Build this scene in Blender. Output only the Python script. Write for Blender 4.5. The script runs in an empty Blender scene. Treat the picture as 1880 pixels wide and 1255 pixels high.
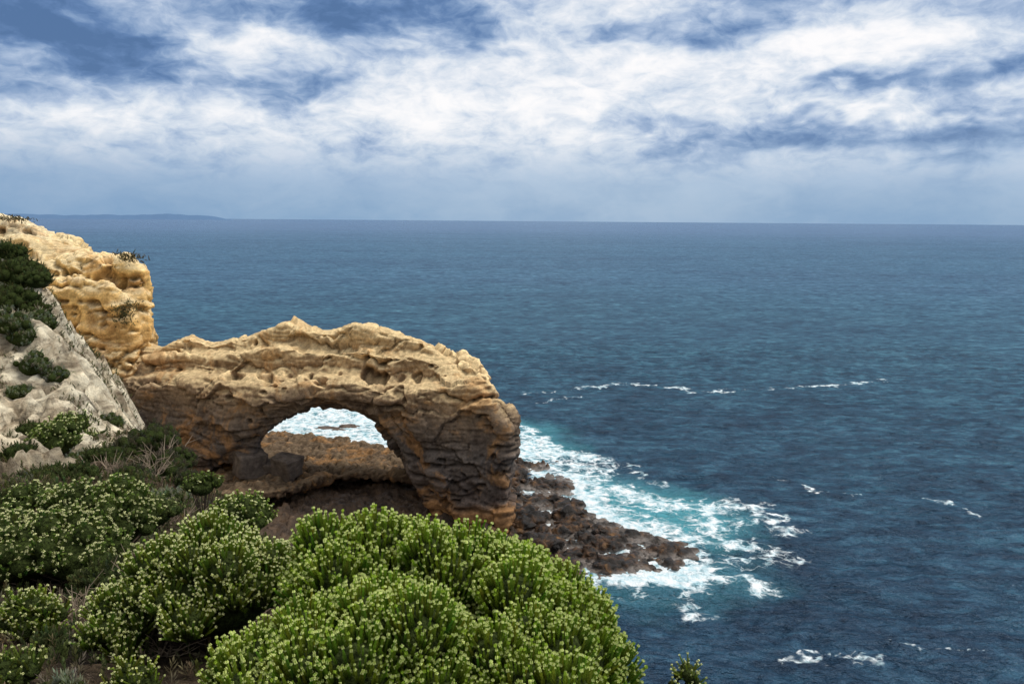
import bpy, math, numpy as np
from mathutils import Matrix, Vector
import bmesh
rng=np.random.default_rng(7)
sc=bpy.context.scene
sc.view_settings.view_transform='Standard'; sc.view_settings.look='None'; sc.view_settings.exposure=0

# ---------------- camera + unprojection of image pixel coordinates ----------------
F=1462.0; H=30.0; PITCH=math.radians(8.65); ROLL=math.radians(0.45)
fwd=np.array([0,math.cos(PITCH),-math.sin(PITCH)]); up0=np.array([0,math.sin(PITCH),math.cos(PITCH)]); r0=np.array([1.,0,0])
R_=math.cos(ROLL)*r0+math.sin(ROLL)*up0; U_=math.cos(ROLL)*up0-math.sin(ROLL)*r0
C0=np.array([0,0,H])
def ray(u,v): return fwd+(u-940)/F*R_-(v-627.5)/F*U_
def P(u,v,d):
    r=ray(u,v); return C0+r*(d/r[1])
def G(u,v,z=0.0):
    r=ray(u,v); return C0+r*((z-H)/r[2])
cam=bpy.data.cameras.new('camera'); cam.lens=28.0; cam.sensor_width=36; cam.clip_end=120000; cam.clip_start=0.05
co=bpy.data.objects.new('camera',cam); sc.collection.objects.link(co)
m=Matrix(((R_[0],U_[0],-fwd[0],0),(R_[1],U_[1],-fwd[1],0),(R_[2],U_[2],-fwd[2],H),(0,0,0,1)))
co.matrix_world=m; sc.camera=co

# ---------------- noise ----------------
_perm=rng.permutation(256); _perm=np.concatenate([_perm,_perm,_perm])
_g=rng.normal(size=(256,3)); _g/=np.linalg.norm(_g,axis=1)[:,None]
_rv=rng.random((256,3)); _rt=rng.normal(size=(256,3)); _rh=rng.random(256)
def perlin(p):
    pi=np.floor(p).astype(np.int64); f=p-pi; pi&=255
    w=f*f*f*(f*(f*6-15)+10)
    out=0
    for dx in (0,1):
        for dy in (0,1):
            for dz in (0,1):
                h=_perm[(_perm[(_perm[(pi[:,0]+dx)&255]+pi[:,1]+dy)&255]+pi[:,2]+dz)&255]
                g=_g[h]; d=g[:,0]*(f[:,0]-dx)+g[:,1]*(f[:,1]-dy)+g[:,2]*(f[:,2]-dz)
                ww=(w[:,0] if dx else 1-w[:,0])*(w[:,1] if dy else 1-w[:,1])*(w[:,2] if dz else 1-w[:,2])
                out=out+d*ww
    return out*1.5
def fbm(p,o=4,l=2.03,g=.5):
    s=0;a=1
    for i in range(o):
        s=s+a*perlin(p+i*17.3); p=p*l; a*=g
    return s
def ridged(p,o=3):
    s=0;a=1
    for i in range(o):
        s=s+a*(1-2*np.abs(perlin(p+i*11.7))); p=p*2.1; a*=.5
    return s/1.75
def blocks(p,tilt=.5):
    """angular fractured blocks: every Worley cell carries its own offset and tilted face"""
    pi=np.floor(p).astype(np.int64); best=np.full(len(p),1e9); sec=np.full(len(p),1e9); val=np.zeros(len(p))
    for dx in (-1,0,1):
        for dy in (-1,0,1):
            for dz in (-1,0,1):
                c=pi+[dx,dy,dz]; h=_perm[(_perm[(_perm[c[:,0]&255]+c[:,1])&255]+c[:,2])&255]
                q=p-(c+_rv[h]); d=(q*q).sum(1); v=_rh[h]-.5+tilt*(q*_rt[h]).sum(1)
                m_=d<best; sec=np.where(m_,best,np.minimum(sec,d)); val=np.where(m_,v,val); best=np.where(m_,d,best)
    return val,np.sqrt(sec)-np.sqrt(best)
def sstep(a,b,x):
    t=np.clip((x-a)/(b-a),0,1); return t*t*(3-2*t)

# ---------------- mesh helpers ----------------
def mesh_np(name,verts,faces,mats,smooth=True,attrs=None,fmat=None,link=True):
    me=bpy.data.meshes.new(name)
    verts=np.asarray(verts,dtype=np.float32); faces=np.asarray(faces,dtype=np.int32)
    k=faces.shape[1]; n=len(faces)
    me.vertices.add(len(verts)); me.vertices.foreach_set('co',verts.ravel())
    me.loops.add(n*k); me.loops.foreach_set('vertex_index',faces.ravel())
    me.polygons.add(n); me.polygons.foreach_set('loop_start',np.arange(n,dtype=np.int32)*k)
    try: me.polygons.foreach_set('loop_total',np.full(n,k,dtype=np.int32))
    except Exception: pass
    if fmat is not None: me.polygons.foreach_set('material_index',np.asarray(fmat,dtype=np.int32))
    me.polygons.foreach_set('use_smooth',np.full(n,smooth))
    me.update(calc_edges=True); me.validate()
    for a,val in (attrs or {}).items():
        val=np.asarray(val,dtype=np.float32)
        if val.ndim==1:
            at=me.attributes.new(a,'FLOAT','POINT'); at.data.foreach_set('value',val)
        else:
            at=me.attributes.new(a,'FLOAT_COLOR','POINT')
            c=np.ones((len(val),4),dtype=np.float32); c[:,:3]=val; at.data.foreach_set('color',c.ravel())
    for mt in mats: me.materials.append(mt)
    ob=bpy.data.objects.new(name,me)
    if link: sc.collection.objects.link(ob)
    return ob
def grid_faces(nx,ny):
    i=np.arange(nx-1)[None,:]; j=np.arange(ny-1)[:,None]; a=(j*nx+i).ravel()
    return np.stack([a,a+1,a+nx+1,a+nx],1)
def sd_poly(px,py,poly):
    poly=np.asarray(poly)[:,:2]; d=np.full(px.shape,1e9); ins=np.zeros(px.shape,bool)
    n=len(poly)
    for i in range(n):
        a=poly[i]; b=poly[(i+1)%n]; e=b-a
        t=np.clip(((px-a[0])*e[0]+(py-a[1])*e[1])/(e@e+1e-9),0,1)
        d=np.minimum(d,np.hypot(px-a[0]-t*e[0],py-a[1]-t*e[1]))
        c=(a[1]>py)!=(b[1]>py)
        xi=a[0]+(py-a[1])*e[0]/(e[1] if abs(e[1])>1e-9 else 1e-9)
        ins^=(c&(px<xi))
    return np.where(ins,-d,d)
def d_line(px,py,pts):
    d=np.full(px.shape,1e9)
    for i in range(len(pts)-1):
        a=pts[i][:2]; b=pts[i+1][:2]; e=b-a
        t=np.clip(((px-a[0])*e[0]+(py-a[1])*e[1])/(e@e+1e-9),0,1)
        d=np.minimum(d,np.hypot(px-a[0]-t*e[0],py-a[1]-t*e[1]))
    return d

# ---------------- node helpers ----------------
class NT:
    def __init__(s,nt): s.nt=nt; nt.nodes.clear()
    def n(s,t,**k):
        nd=s.nt.nodes.new(t)
        for a,b in k.items(): setattr(nd,a,b)
        return nd
    def set(s,sock,v):
        if v is None: return
        if isinstance(v,bpy.types.NodeSocket): s.nt.links.new(v,sock)
        else: sock.default_value=v
    def m(s,op,a,b=None,c=None,clamp=False):
        nd=s.n('ShaderNodeMath',operation=op,use_clamp=clamp)
        for i,v in enumerate((a,b,c)): s.set(nd.inputs[i],v)
        return nd.outputs[0]
    def v(s,op,a,b=None):
        nd=s.n('ShaderNodeVectorMath',operation=op); s.set(nd.inputs[0],a); s.set(nd.inputs[1],b)
        return nd.outputs['Value'] if op in('DOT_PRODUCT','LENGTH','DISTANCE') else nd.outputs[0]
    def noise(s,vec,scale,detail=4,rough=.55,dist=0,out='Fac'):
        nd=s.n('ShaderNodeTexNoise'); s.set(nd.inputs['Vector'],vec); nd.inputs['Scale'].default_value=scale
        nd.inputs['Detail'].default_value=detail; nd.inputs['Roughness'].default_value=rough; nd.inputs['Distortion'].default_value=dist
        return nd.outputs[out]
    def ramp(s,f,stops,interp='LINEAR'):
        nd=s.n('ShaderNodeValToRGB'); s.set(nd.inputs[0],f); cr=nd.color_ramp; cr.interpolation=interp
        while len(cr.elements)<len(stops): cr.elements.new(.5)
        for e,(p,c) in zip(cr.elements,stops):
            e.position=p; e.color=(*c,1) if len(c)==3 else c
        return nd.outputs[0]
    def mr(s,f,a,b,c=0.,d=1.,smooth=True):
        nd=s.n('ShaderNodeMapRange'); nd.interpolation_type='SMOOTHSTEP' if smooth else 'LINEAR'
        s.set(nd.inputs[0],f)
        for i,v in zip((1,2,3,4),(a,b,c,d)): nd.inputs[i].default_value=v
        return nd.outputs[0]
    def mix(s,f,a,b,bt='MIX'):
        nd=s.n('ShaderNodeMix',data_type='RGBA',blend_type=bt)
        def c(v): return (*v,1) if isinstance(v,tuple) and len(v)==3 else v
        s.set(nd.inputs[0],f); s.set(nd.inputs[6],c(a)); s.set(nd.inputs[7],c(b)); return nd.outputs[2]
    def bump(s,h,st,dist,nrm=None):
        nd=s.n('ShaderNodeBump'); s.set(nd.inputs['Height'],h); nd.inputs['Strength'].default_value=st; nd.inputs['Distance'].default_value=dist
        if nrm is not None: s.set(nd.inputs['Normal'],nrm)
        return nd.outputs[0]
def new_mat(name):
    mt=bpy.data.materials.new(name); mt.use_nodes=True; return mt,NT(mt.node_tree)
def finish(N,shader):
    o=N.n('ShaderNodeOutputMaterial'); N.nt.links.new(shader,o.inputs[0])
def principled(N,col,rough=.9,nrm=None,spec=.2):
    b=N.n('ShaderNodeBsdfPrincipled'); N.set(b.inputs['Base Color'],col if not isinstance(col,tuple) else (*col,1)); N.set(b.inputs['Roughness'],rough)
    b.inputs['Specular IOR Level'].default_value=spec
    if nrm is not None: N.set(b.inputs['Normal'],nrm)
    return b.outputs[0]

# ---------------- world ----------------
SUN_EL=math.radians(58); SUN_AZ=math.radians(88)   # azimuth clockwise from +Y (view direction)
W=bpy.data.worlds.new('sky'); sc.world=W; W.use_nodes=True; N=NT(W.node_tree)
try: W.cycles.sampling_method='MANUAL'; W.cycles.sample_map_resolution=256
except Exception: pass
tc=N.n('ShaderNodeTexCoord').outputs['Generated']
sx=N.n('ShaderNodeSeparateXYZ'); N.nt.links.new(tc,sx.inputs[0]); X,Y,Z=sx.outputs
az=N.m('ARCTAN2',X,Y); el=N.m('ARCSINE',Z)
cb=N.n('ShaderNodeCombineXYZ'); N.set(cb.inputs[0],az); N.set(cb.inputs[1],el)
st=N.v('MULTIPLY',tc,(1,1,2.1))
wn=N.noise(st,9,3,.6,out='Color')
wv=N.v('MULTIPLY',N.v('SUBTRACT',wn,(.5,.5,.5)),(.18,.09,0))
pv=N.v('ADD',cb.outputs[0],wv)
stw=N.v('ADD',st,N.v('MULTIPLY',N.v('SUBTRACT',wn,(.5,.5,.5)),(.07,.07,.07)))
def blob(u,v,su,sv,amp):
    q=N.v('MULTIPLY',N.v('SUBTRACT',pv,((u-940)/F,(405-v)/F,0)),(F/su,F/sv,0))
    return N.m('MULTIPLY',N.m('EXPONENT',N.m('MULTIPLY',N.v('DOT_PRODUCT',q,q),-1)),amp)
tot=None
for b in [(90,70,230,75,.66),(250,150,150,48,.56),(700,62,270,42,.66),(560,195,80,22,.34),(880,95,60,20,.3),(1260,80,140,20,.42),(1500,35,160,18,.38),(1850,85,110,24,.7),
          (1780,170,150,20,.5),(1520,180,130,15,.48),(1780,262,260,30,.70),(1370,262,110,18,.42),(60,240,200,18,.26),(1150,235,200,14,.18),
          (1100,150,300,60,-.20),(850,210,240,45,-.20),(480,110,160,28,-.26),(300,235,300,22,-.2),(1500,115,200,30,-.20),(80,160,120,20,-.26),(1080,15,120,30,-.2),(1550,222,160,12,-.25),(480,12,130,18,-.25)]:
    x=blob(*b); tot=x if tot is None else N.m('ADD',tot,x)
n1=N.noise(stw,8,5,.55,.2); n2=N.noise(stw,28,5,.62,.2)
D=N.m('ADD',N.m('ADD',tot,.335),N.m('ADD',N.m('MULTIPLY',N.m('SUBTRACT',n1,.5),1.1),N.m('MULTIPLY',N.m('SUBTRACT',n2,.5),.85)))
D=N.m('SUBTRACT',D,N.mr(el,.32,.8,0,.2))
ccol=N.ramp(D,[(0.0,(.97,.95,.95)),(.14,(.87,.88,.91)),(.34,(.63,.70,.80)),(.5,(.41,.51,.68)),(.68,(.22,.33,.53)),(.85,(.115,.21,.41)),(1,(.08,.16,.33))])
hz=N.mr(N.m('ADD',el,N.m('MULTIPLY',N.m('SUBTRACT',n1,.5),.05)),.035,.11,1,0)
hcol=N.mix(N.mr(el,0,.06,.0,1.),(.24,.39,.58),(.35,.48,.66))
hcol=N.mix(N.mr(N.m('ABSOLUTE',N.m('SUBTRACT',az,.12)),0,.35,.40,0),hcol,(.45,.57,.71))
hcol=N.mix(N.mr(n1,.35,.65,.0,.35),hcol,(.18,.32,.52))
hcol=N.mix(N.mr(az,-.2,-.65,0,.55),hcol,(.15,.29,.50))
scol=N.mix(N.m('MULTIPLY',hz,.92),ccol,hcol)
scol=N.mix(N.mr(el,-.002,-.02,0,1),scol,(.06,.12,.2))
bg=N.n('ShaderNodeBackground'); N.set(bg.inputs[0],scol); bg.inputs[1].default_value=1.06
sk=N.n('ShaderNodeTexSky'); sk.sky_type='NISHITA'; sk.sun_disc=False; sk.sun_elevation=SUN_EL; sk.sun_rotation=SUN_AZ
bg2=N.n('ShaderNodeBackground'); N.nt.links.new(sk.outputs[0],bg2.inputs[0]); bg2.inputs[1].default_value=.12
ms=N.n('ShaderNodeMixShader'); ms.inputs[0].default_value=.94
N.nt.links.new(bg2.outputs[0],ms.inputs[1]); N.nt.links.new(bg.outputs[0],ms.inputs[2])
wo=N.n('ShaderNodeOutputWorld'); N.nt.links.new(ms.outputs[0],wo.inputs[0])
sl=bpy.data.lights.new('sun','SUN'); sl.energy=2.5; sl.angle=math.radians(16); sl.color=(1,.95,.86)
so=bpy.data.objects.new('sun',sl); sc.collection.objects.link(so)
sd=Vector((math.sin(SUN_AZ)*math.cos(SUN_EL),math.cos(SUN_AZ)*math.cos(SUN_EL),math.sin(SUN_EL)))
so.rotation_euler=sd.to_track_quat('Z','Y').to_euler(); so.location=(40,-20,90)

# ---------------- sea ----------------
def axis(lo,hi,step,far_lo,far_hi,ratio=1.12):
    core=list(np.arange(lo,hi,step)); s=step; x=core[-1]
    while x<far_hi: s*=ratio; x+=s; core.append(x)
    s=step; x=core[0]; pre=[]
    while x>far_lo: s*=ratio; x-=s; pre.append(x)
    return np.array(pre[::-1]+core)
xs=axis(-45,105,.27,-60000,60000); ys=axis(40,190,.25,-4000,60000,1.09)
GX,GY=np.meshgrid(xs,ys); gx=GX.ravel(); gy=GY.ravel()
dx=np.gradient(xs)[None,:]+0*GX; dy=np.gradient(ys)[:,None]+0*GY; cell=np.maximum(dx,dy).ravel()
z=np.zeros_like(gx)
sel=cell<6
p=np.stack([gx[sel],gy[sel],0*gx[sel]],1)
rotm=lambda p,a:np.stack([p[:,0]*math.cos(a)-p[:,1]*math.sin(a),p[:,0]*math.sin(a)+p[:,1]*math.cos(a),p[:,2]],1)
pw=p+np.stack([fbm(p/9,2),fbm(p/9+31,2),0*p[:,0]],1)*2
w=.34*perlin(rotm(pw,.15)*[1/16,1/6.,1])+.26*ridged(rotm(pw,-.2)*[1/5.,1/2.4,1],2)+.18*ridged(rotm(pw,.35)*[1/2.2,1/1.2,1]+5,2)
fade=np.clip(1.6-cell[sel]/1.2,0,1)
z[sel]=w*fade-.05
wx=gx[sel]+1.5*fbm(p/3.,4); wy=gy[sel]+1.8*fbm(p/3.+50,4)
foam=np.zeros_like(wx); aqua=np.zeros_like(wx)
brk=1-.55*sstep(-.15,.35,perlin(p/4.+70))
def L(pts,w,a,tgt='f',br=False):
    global foam,aqua
    d=d_line(wx,wy,[G(*q) for q in pts]); v=a*np.exp(-(d/w)**2)*(brk if br else 1)
    if tgt=='f': foam=np.maximum(foam,v)
    else: aqua=np.maximum(aqua,v)
def A(poly,a,soft,tgt='f'):
    global foam,aqua
    d=sd_poly(wx,wy,[G(*q) for q in poly]); v=a*(1-sstep(-soft,soft,d))
    if tgt=='f': foam=np.maximum(foam,v)
    else: aqua=np.maximum(aqua,v)
A([(930,815),(1000,825),(1080,845),(1120,880),(1140,925),(1210,955),(1300,975),(1330,1015),(1310,1070),(1220,1095),(1070,1095),(1000,900),(930,850)],.70,3.)
A([(1010,860),(1085,875),(1120,935),(1190,970),(1260,1000),(1180,1015),(1060,960)],1.0,2)
A([(950,840),(1030,850),(1060,950),(1240,1015),(1200,1050),(1070,1070),(960,1000)],.85,2)
A([(1080,1045),(1200,1035),(1300,1035),(1350,1070),(1260,1095),(1085,1095)],.98,1.4)
A([(490,740),(730,740),(800,800),(800,850),(480,830),(430,780)],.85,3)
A([(940,780),(990,790),(1020,815),(1075,845),(930,850)],.85,2)
L([(1130,900),(1200,925),(1290,940),(1330,930)],2.8,.82); L([(1300,935),(1350,920),(1400,940),(1440,975)],1.6,.68)
L([(1100,880),(1110,850),(1040,830)],2.,.75)
L([(1290,960),(1330,1000),(1380,1005),(1440,1030)],1.8,.69); L([(1250,1070),(1310,1060),(1390,1075)],1.8,.7)
L([(1240,1095),(1270,1120),(1290,1140)],.9,.62); L([(1150,855),(1180,880),(1220,890)],.9,.6)
L([(1310,985),(1360,960),(1420,965)],1.4,.62); L([(1330,1030),(1390,1040),(1430,1030)],1.2,.62)
L([(1040,716),(1090,712),(1150,706)],1.0,.66,br=1); L([(1150,706),(1240,712),(1280,720),(1330,719)],1.0,.80,br=1); L([(1330,719),(1480,712)],.7,.58,br=1); L([(1470,712),(1560,708),(1630,699)],1.0,.86,br=1)
L([(960,725),(1040,718)],.7,.48); L([(985,740),(1060,730)],.6,.45)
L([(1430,884),(1470,892),(1500,905),(1565,911)],.4,.74,br=1); L([(1700,915),(1745,930),(1790,948),(1830,968)],.45,.72,br=1)
L([(1450,1218),(1490,1207),(1540,1215),(1600,1205)],.40,.56); L([(1540,1200),(1600,1195),(1610,1215),(1560,1225)],.4,.56); L([(1620,1180),(1690,1190),(1800,1212)],.25,.53)
A([(1040,860),(1130,885),(1290,915),(1370,955),(1330,1010),(1150,985),(1060,940)],1.0,4.5,'a')
A([(940,775),(1010,785),(1070,840),(940,850)],.9,4.5,'a'); A([(490,740),(730,740),(800,850),(480,830)],.6,3,'a')
A([(1080,1040),(1330,1030),(1410,1075),(1260,1110),(1080,1105)],.45,4.5,'a')
fa=np.zeros_like(z); aa=np.zeros_like(z); fa[sel]=foam; aa[sel]=aqua
z[sel]+=.15*foam*ridged(p/1.3)
mt,N=new_mat('sea_water')
g=N.n('ShaderNodeNewGeometry'); pos=g.outputs['Position']
at=N.n('ShaderNodeAttribute',attribute_name='foam').outputs['Fac']; aq=N.n('ShaderNodeAttribute',attribute_name='aqua').outputs['Fac']
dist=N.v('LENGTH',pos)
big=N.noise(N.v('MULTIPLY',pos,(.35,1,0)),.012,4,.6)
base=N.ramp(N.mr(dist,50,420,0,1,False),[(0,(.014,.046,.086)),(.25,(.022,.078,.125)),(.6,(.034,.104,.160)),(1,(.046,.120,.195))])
base=N.mix(N.mr(dist,300,3000,0,.9),base,(.088,.160,.270))  # aerial haze painted into the water colour, paler and bluer with distance
base=N.mix(N.mr(big,.4,.65,0,.6),base,N.mix(1.,base,(.74,.70,.76),'MULTIPLY'))
chop=N.noise(N.v('MULTIPLY',pos,(.5,1,0)),.6,4,.65,.4)
base=N.mix(1.,base,N.ramp(chop,[(.32,(.3,.35,.42)),(.5,(.9,.9,.92)),(.70,(2.3,2.05,1.8))]),'MULTIPLY')
chop2=N.noise(N.v('MULTIPLY',pos,(.6,1,0)),.11,6,.75,.4)
base=N.mix(1.,base,N.ramp(chop2,[(.34,(.50,.54,.60)),(.5,(1,1,1)),(.66,(1.65,1.5,1.38))]),'MULTIPLY')
base=N.mix(N.m('MULTIPLY',aq,.72),base,(.09,.40,.46))
wob=N.v('ADD',pos,N.v('MULTIPLY',N.v('SUBTRACT',N.noise(pos,.5,4,.6,out='Color'),(.5,.5,.5)),(2.8,2.8,0)))
def lace(scale):
    vo=N.n('ShaderNodeTexVoronoi',feature='DISTANCE_TO_EDGE'); N.set(vo.inputs['Vector'],N.v('MULTIPLY',wob,(.8,1,0))); vo.inputs['Scale'].default_value=scale
    return N.mr(vo.outputs['Distance'],0,.20,1,0)
l1=lace(.5); l2=lace(1.6); fn=N.noise(pos,1.1,7,.65)
s=N.m('ADD',N.m('MULTIPLY',at,1.25),N.m('ADD',N.m('MULTIPLY',N.m('SUBTRACT',l1,.4),.42),N.m('ADD',N.m('MULTIPLY',N.m('SUBTRACT',l2,.4),.26),N.m('MULTIPLY',N.m('SUBTRACT',fn,.5),1.0))))
ff=N.m('MULTIPLY',N.m('POWER',N.mr(s,.55,1.08,0,1,False),1.3),N.mr(at,.1,.35))
n_a=N.noise(N.v('MULTIPLY',pos,(.6,1,0)),1.3,5,.65,.3); n_b=N.noise(N.v('MULTIPLY',pos,(.5,1,0)),.2,6,.65,.2)
nb=N.bump(n_b,1.,2.8); nb=N.bump(n_a,1.,.6,nb)
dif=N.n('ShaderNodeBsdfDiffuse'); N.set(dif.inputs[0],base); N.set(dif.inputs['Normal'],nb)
gl=N.n('ShaderNodeBsdfGlossy'); N.set(gl.inputs['Roughness'],.2); N.set(gl.inputs['Normal'],nb); gl.inputs[0].default_value=(.72,.85,1,1)
fr=N.n('ShaderNodeFresnel'); fr.inputs[0].default_value=1.33; N.set(fr.inputs['Normal'],nb)
frc=N.m('MINIMUM',N.m('MULTIPLY',fr.outputs[0],.8),.24)
m1=N.n('ShaderNodeMixShader'); N.set(m1.inputs[0],frc); N.nt.links.new(dif.outputs[0],m1.inputs[1]); N.nt.links.new(gl.outputs[0],m1.inputs[2])
fo=N.n('ShaderNodeBsdfDiffuse'); N.set(fo.inputs[0],N.mix(N.mr(fn,.3,.65),(.36,.58,.65),(.84,.87,.88))); N.set(fo.inputs['Normal'],N.bump(fn,.8,.6))
m2=N.n('ShaderNodeMixShader'); N.set(m2.inputs[0],ff); N.nt.links.new(m1.outputs[0],m2.inputs[1]); N.nt.links.new(fo.outputs[0],m2.inputs[2])
finish(N,m2.outputs[0])
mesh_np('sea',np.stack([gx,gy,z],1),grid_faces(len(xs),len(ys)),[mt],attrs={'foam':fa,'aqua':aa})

# ---------------- distant coast ----------------
mt,N=new_mat('distant_coast'); finish(N,principled(N,(.105,.18,.30),1,spec=0))  # land colour has the distance haze painted in as flat blue
uu=np.linspace(-700,432,260); tops=[]
for i,u in enumerate(uu):
    h=(8+3*perlin(np.array([[u/90.,3.3,0]]))[0]+1.5*perlin(np.array([[u/20.,9.3,0]]))[0])*sstep(436,380,np.array([u]))[0] if u>60 else 8
    tops.append(max(h,1.0)/F*16000)
tops=np.array(tops); ax_=(uu-940)/F*16000
V=[];
for yy,zz in ((15600,0),(16000,1),(18000,.9),(20000,0)):
    V.append(np.stack([ax_*(yy/16000),np.full_like(ax_,yy),-20+(tops*1.0+22)*zz],1))
mesh_np('distant_coast_hills',np.concatenate(V),grid_faces(len(uu),4),[mt])

# ---------------- rock material ----------------
def rock_material(name,stops,top=(.62,.50,.30),topz=(9,14),lo=0,hi=32,bump=1.,warp=5.,topamt=.75,strata=.6):
    mt,N=new_mat(name); g=N.n('ShaderNodeNewGeometry'); pos=g.outputs['Position']
    sp=N.n('ShaderNodeSeparateXYZ'); N.nt.links.new(pos,sp.inputs[0])
    sn=N.n('ShaderNodeSeparateXYZ'); N.nt.links.new(g.outputs['Normal'],sn.inputs[0])
    nz=N.noise(pos,.12,4,.6)
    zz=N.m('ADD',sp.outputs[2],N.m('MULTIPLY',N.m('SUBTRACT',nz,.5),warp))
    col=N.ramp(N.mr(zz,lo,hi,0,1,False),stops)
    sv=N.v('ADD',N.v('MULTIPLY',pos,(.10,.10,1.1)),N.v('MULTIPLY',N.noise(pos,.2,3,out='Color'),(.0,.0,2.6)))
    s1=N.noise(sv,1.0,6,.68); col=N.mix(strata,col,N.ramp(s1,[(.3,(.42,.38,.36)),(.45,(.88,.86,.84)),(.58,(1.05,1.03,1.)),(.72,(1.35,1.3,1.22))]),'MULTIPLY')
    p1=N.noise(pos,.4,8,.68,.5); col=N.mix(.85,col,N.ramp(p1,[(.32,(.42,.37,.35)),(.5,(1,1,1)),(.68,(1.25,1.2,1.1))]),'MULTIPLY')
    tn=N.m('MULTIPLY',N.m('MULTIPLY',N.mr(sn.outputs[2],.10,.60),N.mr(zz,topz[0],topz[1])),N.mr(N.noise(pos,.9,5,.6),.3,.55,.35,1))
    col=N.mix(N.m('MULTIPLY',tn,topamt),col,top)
    col=N.mix(N.mr(N.noise(pos,.25,5,.7,.8),.50,.64,0,.55),col,(.44,.22,.075))
    vs=N.noise(N.v('MULTIPLY',pos,(1.2,1.2,.14)),1.,5,.65); col=N.mix(.4,col,N.ramp(vs,[(.35,(.55,.52,.50)),(.55,(1.05,1.05,1.05))]),'MULTIPLY')
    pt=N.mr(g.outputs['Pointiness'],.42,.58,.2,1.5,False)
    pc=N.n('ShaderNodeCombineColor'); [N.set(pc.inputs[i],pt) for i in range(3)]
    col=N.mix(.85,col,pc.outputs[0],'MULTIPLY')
    fi=N.noise(pos,5,6,.75); col=N.mix(.7,col,N.ramp(fi,[(.3,(.5,.5,.5)),(.7,(1.45,1.45,1.45))]),'MULTIPLY')
    b=N.bump(s1,.5*bump,.3); b=N.bump(p1,.4*bump,.35,b); b=N.bump(N.noise(pos,2.6,8,.78),.8*bump,.2,b)
    finish(N,principled(N,col,.92,b,.15)); return mt
arch_mat=rock_material('arch_limestone',[(0,(.38,.21,.09)),(.05,(.34,.19,.09)),(.09,(.13,.10,.085)),(.23,(.125,.105,.093)),(.32,(.18,.135,.10)),(.40,(.29,.20,.125)),(.47,(.46,.31,.165)),(.54,(.63,.44,.22)),(.62,(.70,.49,.24)),(.8,(.72,.52,.26)),(1,(.62,.52,.36))],top=(.84,.64,.35),warp=6.5,topz=(11,15),topamt=.85)  # top: cream rock colour, with the sunlit crest also painted in
head_mat=rock_material('headland_limestone',[(0,(.2,.13,.08)),(.35,(.34,.23,.12)),(.5,(.68,.42,.16)),(.62,(.80,.51,.19)),(.75,(.82,.54,.20)),(.86,(.78,.56,.26)),(.90,(.76,.67,.48)),(1,(.80,.71,.52))],top=(.86,.70,.42),strata=.6)

# ---------------- solid rocks from cross-section slabs ----------------
def slab_obj(slabs,fine,coarse=.45,sm=6):
    bm=bmesh.new()
    for poly,ext in slabs:
        a=[bm.verts.new(tuple(p)) for p in poly]; b=[bm.verts.new(tuple(np.asarray(p)+ext)) for p in poly]
        n=len(a); fs=[bm.faces.new(a),bm.faces.new(b[::-1])]
        for i in range(n): fs.append(bm.faces.new((a[i],b[i],b[(i+1)%n],a[(i+1)%n])))
        bmesh.ops.recalc_face_normals(bm,faces=fs)
        bmesh.ops.triangulate(bm,faces=fs[:2])
    me=bpy.data.meshes.new('t'); bm.to_mesh(me); bm.free()
    ob=bpy.data.objects.new('t',me); sc.collection.objects.link(ob)
    m_=ob.modifiers.new('r','REMESH'); m_.mode='VOXEL'; m_.voxel_size=coarse
    m_=ob.modifiers.new('s','SMOOTH'); m_.factor=.5; m_.iterations=sm
    m_=ob.modifiers.new('r2','REMESH'); m_.mode='VOXEL'; m_.voxel_size=fine
    m_=ob.modifiers.new('s2','SMOOTH'); m_.factor=.5; m_.iterations=4
    dg=bpy.context.evaluated_depsgraph_get(); e=ob.evaluated_get(dg); em=e.to_mesh()
    nv=len(em.vertices); v=np.empty(nv*3,np.float32); em.vertices.foreach_get('co',v); v=v.reshape(-1,3).astype(float)
    nn=np.empty(nv*3,np.float32); em.vertex_normals.foreach_get('vector',nn); nn=nn.reshape(-1,3).astype(float)
    q=[tuple(pl.vertices) for pl in em.polygons]
    q=np.array([t for t in q if len(t)==4])
    e.to_mesh_clear(); bpy.data.objects.remove(ob)
    return v,nn,q
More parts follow.
